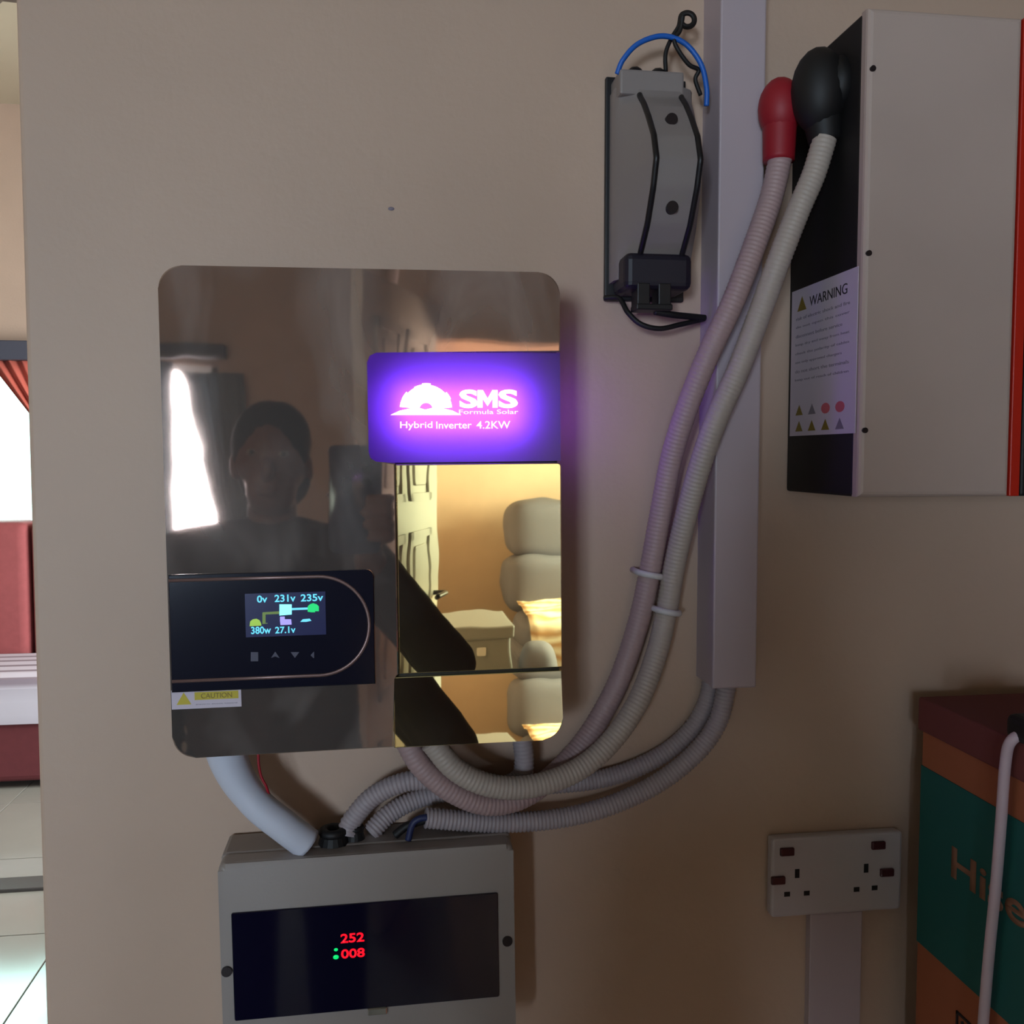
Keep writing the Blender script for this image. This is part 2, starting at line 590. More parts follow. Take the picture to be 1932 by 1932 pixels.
struct(obj('trim_1', box(XL, WE-0.6, 2.56, 2.66, -0.002, 0.012, bev=0.003), M_strip))

def window(name, axis, a0, a1, z0, z1, c, bays):
    """framed window; axis 'x' runs along x at y=c, 'y' along y at x=c"""
    def bx(p, q, r, s, d0=-0.03, d1=0.03, bm=None):
        return box(p, q, c+d0, c+d1, r, s, bm=bm) if axis == 'x' else box(c+d0, c+d1, p, q, r, s, bm=bm)
    b = bmesh.new()
    f = 0.045
    bx(a0, a1, z0, z0+f, bm=b); bx(a0, a1, z1-f, z1, bm=b)
    bx(a0, a0+f, z0, z1, bm=b); bx(a1-f, a1, z0, z1, bm=b)
    w = struct(obj(name, b, M_frame))
    for k in range(1, bays):
        m = a0+(a1-a0)*k/bays
        obj('mullion', bx(m-0.02, m+0.02, z0+f, z1-f), M_frame, w)
    for k in range(bays):
        p, q = a0+(a1-a0)*k/bays, a0+(a1-a0)*(k+1)/bays
        obj('pane', bx(p+0.02, q-0.02, z0+f*0.9, z1-f*0.9, -0.002, 0.002), M_glass, w)
    return w
window('window_1', 'x', -3.3, -1.72, 0.85, 1.99, YF+0.08, 2)
window('window_2', 'x', -2.55, -0.92, 0.97, 2.07, YB-0.08, 3)
window('added_window_4', 'y', 2.2, 3.6, 1.0, 2.2, 0.88, 2)  # unseen window added to go with the living room side lamp
window('added_window_3', 'y', -5.2, -3.9, 0.9, 2.1, XR+0.08, 2)  # unseen window added to go with the right side lamp

# ------------------------------------------------------------------ hybrid inverter
IROT = 0.0095
ic = Vector((-0.0095, 0, 1.4575))
inv = thing('hybrid_inverter', 'mirror-faced hybrid inverter with glowing violet logo and small screen', 'inverter',
            ic, (0, -IROT, 0.0078))
def iv(px, py):
    p = at(px, py, -0.1)
    dx, dz = p.x-ic.x, p.z-ic.z
    return (dx*math.cos(IROT)+dz*math.sin(IROT), -dx*math.sin(IROT)+dz*math.cos(IROT))
def ibox(px0, py0, px1, py1, y0, y1, bev=0.0):
    a, c = iv(px0, py1), iv(px1, py0)
    return box(a[0], c[0], y1, y0, a[1], c[1], bev)
X0, X1, Z0, Z1 = -0.1475, 0.1475, -0.181, 0.181
FY = -0.1
casing = obj('casing', prism(rrect(X0-0.0012, X1+0.0012, Z0+0.006, Z1-0.014, 0.006, 4), 0.0, -0.082, 0.003), M_black, inv)
# stepped brown mirror sheet, cut away for logo, clear panel and slot
lx, lz1 = iv(687, 662); _, lz0 = iv(690, 874)
cx, _ = iv(746, 1000); _, cz0 = iv(900, 1266)
bx_, bz1 = iv(739, 1279)
R = 0.0165
pts = []
for i in range(9):
    a = PI+PI/2*i/8
    pts.append((X0+R+R*math.cos(a), Z0+R+R*math.sin(a)))
pts += [(bx_, Z0), (bx_, bz1-0.0005), (cx, cz0), (cx, lz0), (lx+0.006, lz0), (lx+0.0015, lz0+0.003), (lx, lz0+0.008), (lx, lz1-0.008), (lx+0.0025, lz1-0.0025), (lx+0.008, lz1), (X1, lz1)]
for i in range(9):
    a = PI/2*i/8
    pts.append((X1-R+R*math.cos(a), Z1-R+R*math.sin(a)))
for i in range(9):
    a = PI/2+PI/2*i/8
    pts.append((X0+R+R*math.cos(a), Z1-R+R*math.sin(a)))
sheet = obj('mirror_sheet', prism(pts, -0.082, FY, 0.0012), M_brownmirror, inv)
sheet['label'] = 'brown tinted mirror sheet with dusty smears'
# clear mirror panels
p = obj('clear_mirror', prism(rrect(cx+0.0003, X1, cz0, lz0-0.0012, 0.003, 4, (0, 0, 1, 0)), -0.082, FY-0.0004, 0.0008), M_goldmirror, inv)
p['label'] = 'pale gold mirror panel below the logo'
lowb = prism(rrect(bx_+0.0003, X1, Z0, bz1, R, 8, (0, 1, 0, 0)), -0.085, FY-0.0004, 0.0008)
lowz = (Z0+bz1)/2
for v in lowb.verts:           # the lower strip leans back a little
    v.co.y += (v.co.z-lowz)*0.075
p = obj('lower_mirror', lowb, M_goldmirror, inv)
p['label'] = 'pale gold mirror strip leaning back under the dark slot'
obj('slot', box(bx_+0.001, X1-0.001, -0.092, -0.082, bz1-0.002, cz0+0.002), M_black, inv)
# logo panel, a smoked translucent sheet with a light bar behind it
b = prism(rrect(lx+0.0005, X1-0.0002, lz0+0.0002, lz1-0.0006, 0.006, 6, (1, 0, 0, 1)), -0.0955, FY+0.0006)
bmesh.ops.delete(b, geom=[f for f in b.faces if all(abs(v.co.y+0.0955) < 1e-6 for v in f.verts)], context='FACES')
logo = obj('logo_panel', b, M_diffuser, inv)
logo['label'] = 'dark violet backlit panel carrying the logo'
a, c = iv(745, 815), iv(985, 728)
obj('light_bar', box(a[0], c[0], -0.087, -0.085, a[1], c[1], 0.001), M_led, logo)
LY = FY-0.0004
# sun fan of the logo
b = bmesh.new()
def ray_wedge(cx0, cy0, a0, a1, r0, r1, rx=1.0):
    q = []
    n = 4
    for i in range(n+1):
        a = a0+(a1-a0)*i/n
        q.append(iv(cx0+r1*math.cos(a)*rx, cy0-r1*math.sin(a)))
    for i in range(n+1):
        a = a1+(a0-a1)*i/n
        q.append(iv(cx0+r0*math.cos(a)*rx, cy0-r0*math.sin(a)))
    return q
for k in range(9):
    a0 = math.radians(4+k*19.1); a1 = a0+math.radians(18.1)
    join(b, prism(ray_wedge(802, 772, a0, a1, 12, 47+2*math.sin(k*1.9), 1.04), FY, LY-0.001))
join(b, prism([iv(735, 783), iv(752, 775), iv(770, 771), iv(790, 770), iv(800, 773), iv(812, 770), iv(836, 771), iv(852, 775), iv(868, 783)], FY, LY-0.001))
obj('sun_emblem', b, M_logo, logo)
def itext(name, s, px0, px1, py0, py1, m, par, bold=0.0, y=None, depth=0.0006):
    a, c = iv(px0, py1), iv(px1, py0)
    return text(name, s, a[0], c[0], a[1], c[1], LY if y is None else y, m, par, depth=depth, bold=bold)
itext('lettering', 'S', 865, 899, 735, 770, M_logo, logo, 0.035)
obj('lettering', prism([iv(*q) for q in ((899, 769), (899, 736), (909, 736), (918, 752), (927, 736), (937, 736), (937, 769), (927.5, 769), (927.5, 752), (918, 766), (908.5, 752), (908.5, 769))], LY, LY-0.0006), M_logo, logo)
itext('lettering', 'S', 939, 975, 735, 770, M_logo, logo, 0.035)
itext('lettering', 'Formula Solar', 864, 976, 772.5, 781.5, M_logo2, logo, 0.01)
itext('lettering', 'Hybrid', 753, 814, 795, 812, M_logo2, logo, 0.012)
itext('lettering', 'Inverter', 821, 888, 795, 809, M_logo2, logo, 0.012)
itext('lettering', '4.2KW', 897, 961, 794, 809, M_logo2, logo, 0.012)
# added glowing strip, hidden behind the front, tints the wall beside it violet
obj('added_glow_strip', box(X1+0.0002, X1+0.0022, -0.06, -0.03, lz0+0.012, lz1-0.012), M_addedglow, inv)
# display panel
dx1, dz1 = iv(702, 1074); _, dz0 = iv(690, 1290)
disp = obj('display_panel', prism(rrect(X0+0.001, dx1, dz0, dz1, 0.005, 5, (0, 0, 1, 0)), FY+0.0005, FY-0.0022, 0.0008), M_blackgloss, inv)
rt1 = iv(600, 1087)[1]; rb1 = iv(600, 1273)[1]; rr = (rt1-rb1)/2; rcx = iv(600, 1180)[0]; rcz = (rt1+rb1)/2
ringp = [Vector((X0+0.0015, 0, rt1)), Vector((rcx-0.02, 0, rt1))]
ringp += [Vector((rcx+rr*math.cos(PI/2-PI*i/28), 0, rcz+rr*math.sin(PI/2-PI*i/28))) for i in range(29)]
ringp += [Vector((rcx-0.02, 0, rb1)), Vector((X0+0.0015, 0, rb1))]
for q in ringp:
    q.y = FY-0.0022
rg = obj('ring_line', tube(ringp, 0.0013, 8, flat=0.4), M_ring, disp, True)
DY = FY-0.0022
obj('screen', ibox(463, 1115, 612, 1201, DY, DY-0.0004), M_scr, disp)
SY = DY-0.0004
def stext(s, px0, px1, py0, py1, m=M_cyan, bold=0.02):
    return itext('readout', s, px0, px1, py0, py1, m, disp, bold, SY, 0.0002)
stext('0v', 484, 503, 1122, 1136)
stext('231v', 517, 556, 1120, 1135)
stext('235v', 566, 608, 1119, 1134)
stext('380w', 473, 510, 1180, 1195)
stext('27.1v', 518, 556, 1180, 1194)
def icon(pp, m):
    obj('screen_icon', prism([iv(*q) for q in pp], SY, SY-0.0002), m, disp)
icon([(526, 1139), (549, 1139), (549, 1158), (526, 1160)], M_cyanw)
icon([(549, 1146), (579, 1145), (579, 1149), (549, 1150)], M_cyan)
icon([(579, 1153), (579, 1143), (583, 1139), (589, 1137), (596, 1139), (600, 1143), (600, 1152), (593, 1152), (593, 1154), (586, 1154)], M_green)
icon([(494, 1154), (526, 1152), (526, 1157), (500, 1158), (500, 1174), (504, 1174), (504, 1175), (494, 1176)], M_olive)
icon([(470, 1180), (471, 1171), (476, 1167), (483, 1166), (489, 1169), (492, 1176), (492, 1179)], M_lime)
icon([(527, 1162), (536, 1162), (536, 1167), (548, 1167), (549, 1177), (528, 1178), (527, 1170)], M_lilac)
icon([(565, 1172), (570, 1167), (583, 1166), (586, 1170), (576, 1172)], M_cyan)
for pp in ([(472, 1229), (486, 1229), (486, 1246), (472, 1246)], [(510, 1240), (518, 1228), (526, 1240), (518, 1237)], [(547, 1229), (563, 1229), (555, 1240)], [(585, 1234), (591, 1228), (591, 1241), (585, 1236)]):
    obj('touch_symbol', prism([iv(*q) for q in pp], DY, DY-0.0002), M_icon, disp)
# caution sticker
a, c = iv(323, 1338), iv(453, 1297)
st = obj('caution_label', box(a[0], c[0], FY-0.0004, FY, a[1], c[1]), M_label, inv)
st['label'] = 'small white and yellow caution sticker'
a, c = iv(366, 1320), iv(448, 1302)
obj('yellow_field', box(a[0], c[0], FY-0.0006, FY-0.0003, a[1], c[1]), M_yellow, st)
itext('lettering', 'CAUTION', 378, 436, 1305, 1317, M_ochre, st, 0.0, FY-0.0006, 0.0002)
a, c = iv(332, 1329), iv(359, 1305)
obj('hazard_triangle', tri(a[0], c[0], a[1], c[1], FY-0.0003, FY-0.0006), M_yellow, st)
itext('lettering', 'electric shock hazard', 368, 446, 1324, 1329, M_inkgrey, st, 0.0, FY-0.0004, 0.0002)
# cable glands under the casing
for gx, gy, r in ((790, -0.055, 0.021), (985, -0.03, 0.011), (432, -0.045, 0.017)):
    q = iv(gx, 1410)
    obj('cable_gland', cyl((q[0], gy, Z0+0.008), (q[0], gy, Z0-0.002), r, r*0.92, 20), M_black, inv, False)

# ------------------------------------------------------------------ conduits and wires
def path(L, n=10):
    return spline([at(x, y, Y) for x, y, Y in L], n)
A = path([(1475, 285, -.062), (1456, 370, -.064), (1425, 460, -.067), (1385, 565, -.067), (1338, 665, -.060), (1298, 765, -.046), (1268, 860, -.032), (1246, 970, -.022), (1225, 1083, -.016), (1203, 1180, -.013), (1165, 1290, -.012), (1112, 1385, -.014), (1055, 1452, -.022), (990, 1502, -.038), (920, 1517, -.047), (850, 1491, -.052), (795, 1445, -.052), (764, 1392, -.050)])
pa = tag(obj('battery_conduit', tube(A, 0.0098, 16, 0.0006, 0.0036), M_pipe_pink, None, True), 'pinkish conduit from the red terminal boot down to the inverter', 'conduit', 'battery conduits')
B = path([(1556, 262, -.087), (1535, 330, -.086), (1505, 400, -.084), (1468, 495, -.080), (1432, 595, -.073), (1392, 700, -.066), (1352, 790, -.061), (1322, 875, -.050), (1298, 960, -.037), (1274, 1060, -.025), (1258, 1150, -.022), (1238, 1235, -.026), (1203, 1325, -.036), (1150, 1402, -.043), (1085, 1455, -.049), (1000, 1484, -.056), (925, 1482, -.060), (860, 1452, -.062), (813, 1398, -.062)])
pb = tag(obj('battery_conduit', tube(B, 0.0098, 16, 0.0006, 0.0036), M_pipe_grey, None, True), 'pale grey conduit from the black terminal boot down to the inverter', 'conduit', 'battery conduits')
Cc = path([(1344, 1262, -.0105), (1335, 1320, -.0105), (1305, 1375, -.0105), (1255, 1420, -.0105), (1190, 1453, -.011), (1120, 1472, -.010), (1040, 1480, -.010), (950, 1486, -.010), (860, 1492, -.011), (790, 1507, -.012), (735, 1535, -.018), (698, 1572, -.026)])
tag(obj('corrugated_conduit', tube(Cc, 0.0086, 14, 0.0011, 0.0034), M_pipe_mauve, None, True), 'corrugated conduit from the trunking passing behind the battery conduits', 'conduit', 'corrugated conduits')
D = path([(1373, 1285, -.027), (1354, 1362, -.028), (1311, 1422, -.029), (1240, 1478, -.028), (1150, 1520, -.029), (1060, 1543, -.030), (960, 1552, -.033), (880, 1549, -.036), (802, 1543, -.040)])
dco = tag(obj('corrugated_conduit', tube(D, 0.0088, 16, 0.0011, 0.0034), M_pipe_mauve, None, True), 'ribbed conduit from the trunking ending open above the breaker box', 'conduit', 'corrugated conduits')
E_ = path([(984, 1388, -.030), (989, 1435, -.030), (982, 1466, -.030), (950, 1482, -.028), (890, 1480, -.027), (830, 1472, -.028), (765, 1475, -.030), (705, 1502, -.030), (664, 1548, -.030), (655, 1576, -.032)])
tag(obj('corrugated_conduit', tube(E_, 0.0088, 14, 0.0010, 0.0034), M_pipe_mauve, None, True), 'short corrugated conduit hanging from the inverter base to the black glands', 'conduit', 'corrugated conduits')
Fh = path([(424, 1405, -.045), (434, 1440, -.045), (455, 1480, -.046), (490, 1522, -.048), (535, 1558, -.048), (580, 1592, -.045)])
tag(obj('white_hose', tube(Fh, [0.0165-0.0035*min(1, i/(len(Fh)*0.5)) for i in range(len(Fh))], 18), M_hose, None, True), 'smooth white hose from the inverter into the breaker box', 'hose')
Gw = path([(487, 1400, -.05), (488, 1440, -.05), (493, 1465, -.05), (503, 1485, -.05), (508, 1503, -.048)])
tag(obj('thin_wire', tube(Gw, 0.0011, 8), M_redwire, None, True), 'thin red wire beside the white hose under the inverter', 'wire')
def tie(L, name, label, u, tail):
    """nail clip: saddle round the pipe with a nail head at one side"""
    c = at(*u)
    t = thing(name, label, 'cable clip', (c.x, 0, c.z), group='cable clips')
    dirv = (at(u[0]-12, u[1]+60, u[2])-c).normalized()
    side = dirv.cross(Vector((0, 1, 0))).normalized()
    pts = [Vector((0, c.y, 0))+(side*math.cos(a)+Vector((0, -1, 0))*math.sin(a))*0.0112 for a in [PI*i/14 for i in range(15)]]
    pts = [Vector((pts[0].x, -0.001, pts[0].z))]+pts+[Vector((pts[-1].x, -0.001, pts[-1].z))]
    obj('saddle', tube(pts, 0.0028, 10), M_white, t, True)
    q = Vector((0, 0, 0))+side*tail
    obj('nail_lug', box(q.x-0.005, q.x+0.005, -0.01, 0, q.z-0.004, q.z+0.004, 0.001), M_pipe_mauve, t)
    obj('nail_head', cyl((q.x, -0.0095, q.z), (q.x, -0.012, q.z), 0.0026, sides=12), M_steel, t)
    return t
tie(A, 'cable_clip', 'pale cable clip on the pinkish conduit with its nail at left', (1225, 1083, -.016), 0.0155)
tie(B, 'cable_clip', 'pale cable clip on the grey conduit with its nail at right', (1257, 1152, -.022), -0.0155)

# ------------------------------------------------------------------ vertical trunking
t0 = at(1349, 1282, -0.045)
tr = thing('cable_trunking', 'tall white cable trunking running down the wall beside the inverter', 'trunking', (0.302, 0, 1.300))
obj('channel', box(-0.019, 0.019, -0.036, 0.0, 0, 2.05), M_trunk, tr)
obj('snap_lid', box(-0.0198, 0.0198, -0.045, -0.0355, -0.001, 2.05, 0.0015), M_trunk, tr)

# ------------------------------------------------------------------ isolator switch
iso = thing('isolator_switch', 'grey bulging isolator switch with two dark grooves above the inverter', 'switch', (0.229, 0, 1.637))
def Yp(z):
    K = [(0.0, -.030), (0.030, -.045), (0.050, -.066), (0.075, -.082), (0.095, -.090), (0.115, -.082), (0.135, -.066), (0.150, -.052), (0.160, -.040), (0.190, -.026)]
    for (z0, y0), (z1, y1) in zip(K, K[1:]):
        if z <= z1:
            return y0+(y1-y0)*max(0, (z-z0))/(z1-z0)
    return K[-1][1]
b = bmesh.new()
rows = []
zs = [0.012+i*0.160/64 for i in range(65)]
for z in zs:
    y = Yp(z)
    rows.append([b.verts.new((px, py, z)) for px, py in ((-0.031, -0.004), (-0.031, -0.022), (-0.0285, -0.028), (-0.017, y*0.93), (-0.0145, y), (0.0215, y), (0.0255, y*0.95), (0.0335, y*0.95*0.6-0.008), (0.0365, -0.022), (0.0365, -0.004))])
for r0, r1 in zip(rows, rows[1:]):
    for k in range(len(r0)):
        b.faces.new((r0[k], r0[(k+1) % len(r0)], r1[(k+1) % len(r0)], r1[k]))
b.faces.new(rows[0]); b.faces.new(rows[-1][::-1])
soft(obj('housing', b, M_greyd, iso), 25)
obj('back_plate', box(-0.0345, 0.0365, -0.006, 0, -0.002, 0.188, 0.001), M_black, iso)
for gx in (-0.0142, 0.0215):
    gp = [Vector((gx, Yp(z)-0.0005, z)) for z in [0.028+i*0.133/52 for i in range(53)]]
    obj('groove', tube(gp, 0.0024, 10), M_black, iso, True)
for px, py in ((1270, 222), (1268, 391)):
    q = at(px, py, -0.075)
    z = q.z-1.637
    y = Yp(z)
    obj('screw', cyl((q.x-0.229, y+0.004, z), (q.x-0.229, y-0.0035, z), 0.0048, sides=16), M_screwdark, iso)
obj('terminal_block', box(-0.03, 0.025, -0.037, -0.004, 0.1625, 0.183, 0.002), M_greyd, iso)
for tx in (-0.014, 0.006):
    obj('terminal_screw', ell((tx, -0.024, 0.184), (0.007, 0.007, 0.006), 2), M_black, iso, True)
obj('lower_terminal_cover', box(-0.028, 0.03, -0.050, -0.004, 0.001, 0.031, 0.006, 3), M_navydk, iso)
for tx in (-0.012, 0.006):
    obj('terminal_leg', box(tx-0.0055, tx+0.0055, -0.05, -0.03, -0.012, 0.006, 0.001), M_black, iso)
obj('terminal_bridge', box(-0.018, 0.013, -0.05, -0.03, -0.016, -0.011, 0.001), M_black, iso)
def wire(name, label, L, r, m, n=12):
    return tag(obj(name, tube(path(L, n), r, 10), m, None, True), label, 'wire')
wire('blue_wire', 'blue wire arching over the top of the isolator switch', [(1164, 140, -.03), (1176, 112, -.034), (1205, 82, -.036), (1250, 68, -.036), (1292, 82, -.036), (1322, 120, -.036), (1333, 165, -.036), (1333, 200, -.034)], 0.0022, M_blue)
coil = [(1256, 135, -.03), (1256, 100, -.03), (1268, 70, -.03), (1280, 50, -.03)]
for k in range(24):
    a = 2.6-k*0.55
    coil.append((1297+15*math.cos(a)*(1-0.012*k), 38-15*math.sin(a)*(1-0.012*k), -.030-0.0003*k))
coil += [(1283, 58, -.036), (1272, 74, -.036), (1280, 95, -.036), (1300, 122, -.034), (1318, 132, -.032), (1312, 150, -.03), (1322, 180, -.028)]
wire('black_wire', 'black wire coiled into a small knot above the isolator switch', coil, 0.0018, M_blackrub, 6)
wire('black_wire', 'black wire looping below the isolator switch towards the trunking', [(1140, 562, -.012), (1168, 563, -.02), (1185, 590, -.03), (1210, 612, -.034), (1245, 620, -.034), (1285, 612, -.03), (1328, 602, -.022)], 0.0022, M_blackrub)
wire('black_wire', 'short straight black wire at the foot of the isolator switch', [(1235, 588, -.038), (1270, 594, -.036), (1300, 597, -.03), (1330, 600, -.026)], 0.0028, M_blackrub)

# ------------------------------------------------------------------ wall battery
bt = thing('wall_battery', 'wall-mounted battery with black side, off white front and red strip', 'battery', (0.366, 0, 1.468))
BH = 0.368
obj('side_case', box(0.0, 0.30, -0.122, 0.0, 0, BH, 0.002), M_blackrub, bt)
obj('front_cover', prism([(0.0005, 0.0), (0.1275, 0.0), (0.1275, BH+0.001), (0.0005, BH+0.001)], -0.1205, -0.131, 0.004, 3), M_cover, bt)
obj('red_strip', box(0.1278, 0.1365, -0.131, -0.1215, 0.0, BH+0.001, 0.0008), M_redstripe, bt)
obj('dark_front', box(0.137, 0.30, -0.131, -0.1215, 0.0, BH+0.001, 0.002), M_blackrub, bt)
for py in (130, 478, 812):
    q = at(1650-(py-130)*0.02, py, -0.131)
    obj('screw', cyl((0.0045, -0.1295, q.z-1.468), (0.0045, -0.1325, q.z-1.468), 0.0022, sides=12), M_screwdark, bt)
# warning label on the black side (plane x = left side)
def side(px, py):
    d = fw + rt*((px-CPX)/FPX) + up*((CPX-py)/FPX)
    p = CAM + d*((0.366-CAM.x)/d.x)
    return (p.y, p.z-1.468)
y1, zA = side(1621, 492); y0, zB = side(1491, 823)
lab = obj('warning_label', box(-0.0006, 0.0, y1, y0, zB, zA-0.004), M_label, bt)
MS = Matrix(((0, 0, -1, 0), (-1, 0, 0, 0), (0, 1, 0, 0), (0, 0, 0, 1)))
def on_side(u0, u1, v0, v1):
    """fractions across the label to local box"""
    return (y0+(y1-y0)*u0, y0+(y1-y0)*u1, zB+(zA-0.004-zB)*v0, zB+(zA-0.004-zB)*v1)
def side_text(s, u0, u1, v0, v1, m):
    a0, a1, c0, c1 = on_side(u0, u1, v0, v1)
    # text box drawn in x/z then turned onto the side face
    Mx = Matrix(((0, 1, 0, 0), (-1, 0, 0, 0), (0, 0, 1, 0), (0, 0, 0, 1)))
    return text('lettering', s, -a0, -a1, c0, c1, -0.0006, m, lab, M=Mx, depth=0.0002)
def side_prism(pp, m, name):
    q = []
    for u, v in pp:
        a0, _, c0, _ = on_side(u, u, v, v)
        q.append((-a0, c0))
    bb = prism(q, -0.0005, -0.0008)
    bmesh.ops.transform(bb, matrix=Matrix(((0, 1, 0, 0), (-1, 0, 0, 0), (0, 0, 1, 0), (0, 0, 0, 1))), verts=list(bb.verts))
    return obj(name, bb, m, lab)
side_text('WARNING', 0.30, 0.86, 0.86, 0.925, M_ink)
side_prism([(0.1, 0.85), (0.25, 0.85), (0.175, 0.945)], M_ochre, 'hazard_triangle')
TXT = ['risk of electric shock and fire', 'do not open this cover', 'disconnect before service', 'keep dry and away from heat', 'check the polarity of cables', 'use only approved chargers', 'do not short the terminals', 'keep out of reach of children']
for k, s in enumerate(TXT):
    v = 0.79-k*0.06
    side_text(s, 0.08, 0.9-0.1*(k % 3 == 2), v, v+0.022, M_inkgrey)
for r_, (v, cols) in enumerate(((0.17, (M_ochre, M_inkgrey, M_pinkink, M_pinkink)), (0.06, (M_ochre, M_ochre, M_ochre, M_inkgrey)))):
    for k, m in enumerate(cols):
        u = 0.16+k*0.21
        if m is M_pinkink:
            side_prism([(u+0.065*math.cos(a), v+0.035*math.sin(a)) for a in [2*PI*i/14 for i in range(14)]], m, 'prohibition_mark')
        else:
            side_prism([(u-0.06, v-0.03), (u+0.06, v-0.03), (u, v+0.04)], m, 'hazard_triangle')
# terminal boots on the black side
def boot(name, c, r, m, lean, label):
    b = bmesh.new()
    ell(c, r, 3, b)
    o = obj(name, b, m, bt, True)
    o['label'] = label
    tp = Vector(c); d = Vector(lean)
    s = obj('boot_neck', tube(spline([tp, tp+d*0.5, tp+d], 6), [r[0]*0.8-(r[0]*0.8-0.0128)*i/12 for i in range(13)], 16), m, o, True)
    obj('boot_collar', tube([Vector((0.004, c[1], c[2]+0.004)), Vector((-0.012, c[1], c[2]+0.004))], [r[2]*0.72, r[2]*0.6], 18), m, o, True)
    return o
def loc(px, py, Y):
    p = at(px, py, Y)
    return (p.x-0.366, p.y, p.z-1.468)
boot('red_terminal_boot', loc(1472, 205, -.060), (0.018, 0.018, 0.025), M_redrub, (-0.001, -0.001, -0.043), 'red rubber terminal boot')
boot('black_terminal_boot', loc(1545, 172, -.083), (0.022, 0.022, 0.034), M_blackrub, (0.006, 0.0, -0.04), 'black rubber terminal boot')

# ------------------------------------------------------------------ breaker box
DROT = 0.014
dcx, dz_top, dz_bot, DD = -0.011, 1.1775, 1.008, 0.062
db = thing('breaker_box', 'grey breaker box with smoked window and red meter digits under the inverter', 'breaker box', (dcx, 0, 1.0925), (0, -DROT, 0))
def dv(px, py):
    p = at(px, py, -DD)
    dx, dz = p.x-dcx, p.z-1.0925
    return (dx*math.cos(DROT)+dz*math.sin(DROT), -dx*math.sin(DROT)+dz*math.cos(DROT))
obj('base_case', box(-0.119, 0.119, -0.044, 0, -0.086, 0.086, 0.004), M_grey, db)
w0, w1 = dv(443, 1925), dv(939, 1683)
b = bmesh.new()
FX, FZ = 0.1185, 0.0855
y_b, y_f = -0.044, -DD
outer = [(-FX, -FZ), (FX, -FZ), (FX, FZ), (-FX, FZ)]
b2 = prism(rrect(-FX, FX, -FZ, FZ, 0.006, 5), y_b, y_f, 0.005, 4)
front = soft(obj('front_cover', b2, M_grey, db), 50)
win = obj('smoked_window', prism(rrect(w0[0], w1[0], w0[1], w1[1], 0.0015, 3), y_f+0.001, y_f-0.0015, 0.0006), M_navy, db)
win['label'] = 'dark smoked window'
b = bmesh.new()
def dtext(s, px0, px1, py0, py1):
    a, c = dv(px0, py1), dv(px1, py0)
    return text('meter_digits', s, a[0], c[0], a[1], c[1], y_f-0.0015, M_redled, win, depth=0.0002, bold=0.02)
dtext('252', 643, 687, 1757, 1778)
dtext('008', 644, 688, 1786, 1807)
for px, py, r in ((634, 1790, 0.0017), (634, 1804, 0.0024)):
    q = dv(px, py)
    obj('meter_led', ell((q[0], y_f-0.0015, q[1]), (r, 0.0006, r*0.8), 2), M_greenled, win, True)
for px, py in ((957, 1775), (428, 1832)):
    q = dv(px, py)
    obj('screw', cyl((q[0], y_f+0.002, q[1]), (q[0], y_f-0.0018, q[1]), 0.0042, sides=16), M_screwdark, db)
q = dv(712, 1905)
obj('window_latch', box(q[0]-0.008, q[0]+0.008, y_f-0.003, y_f-0.001, q[1]-0.003, q[1]+0.003, 0.001), M_chrome, db)
for px, Y, r in ((632, -.034, 0.0135), (672, -.03, 0.009)):
    q = at(px, 1570, Y)
    lx_ = q.x-dcx
    obj('cable_gland', cyl((lx_, Y, 0.084), (lx_, Y, 0.094), r, r*0.8, 18, 0.002), M_blackrub, db, False)
    obj('gland_nut', tube([Vector((lx_+r*0.62*math.cos(a), Y+r*0.62*math.sin(a), 0.095)) for a in [2*PI*i/20 for i in range(21)]], r*0.3, 8), M_blackrub, db, True)
wire('black_wire', 'thick black wire from the open ribbed conduit into the breaker box', [(806, 1546, -.040), (785, 1552, -.036), (765, 1560, -.034), (745, 1576, -.034)], 0.0035, M_blackrub)
wire('blue_wire', 'dark blue wire from the open ribbed conduit into the breaker box', [(806, 1542, -.044), (790, 1545, -.044), (778, 1556, -.044), (770, 1585, -.044)], 0.0028, mat('dark blue sheath', (34, 42, 84), 0.5))

# ------------------------------------------------------------------ wall socket
sk = thing('wall_socket', 'white double wall socket with red rockers low on the wall', 'socket', (0.4165, 0, 1.1125))
SH, SW = 0.0375, 0.0640
obj('back_box', box(-SW+0.001, SW-0.001, -0.007, 0, -SH+0.001, SH-0.001, 0.002), M_socket, sk)
obj('plate', prism(rrect(-SW, SW, -SH, SH, 0.004, 4), -0.0065, -0.0135, 0.0025), M_socket, sk)
def sv(px, py):
    p = at(px, py, -0.0135)
    return (p.x-0.4165, p.z-1.1125)
for px, py in ((1484, 1606), (1656, 1594), (1467, 1660), (1672, 1645)):
    q = sv(px, py)
    obj('rocker', box(q[0]-0.0068, q[0]+0.0068, -0.0165, -0.013, q[1]-0.0038, q[1]+0.0038, 0.0012), M_rocker, sk)
for px, py, w, h in ((1504, 1648, .0022, .0042), (1485, 1687, .0028, .0022), (1522, 1685, .0028, .0022), (1634, 1638, .0022, .0042), (1616, 1678, .0028, .0022), (1650, 1675, .0028, .0022)):
    q = sv(px, py)
    obj('pin_hole', box(q[0]-w, q[0]+w, -0.0138, -0.013, q[1]-h, q[1]+h), M_black, sk)
a, c = at(1530, 1745, -.010), at(1626, 1745, -.010)
st2 = thing('cable_trunking', 'short white cable trunking below the wall socket', 'trunking', ((a.x+c.x)/2, 0, 0.0))
hw = (c.x-a.x)/2
obj('channel', box(-hw, hw, -0.008, 0, 0.01, 1.0745), M_trunk, st2)
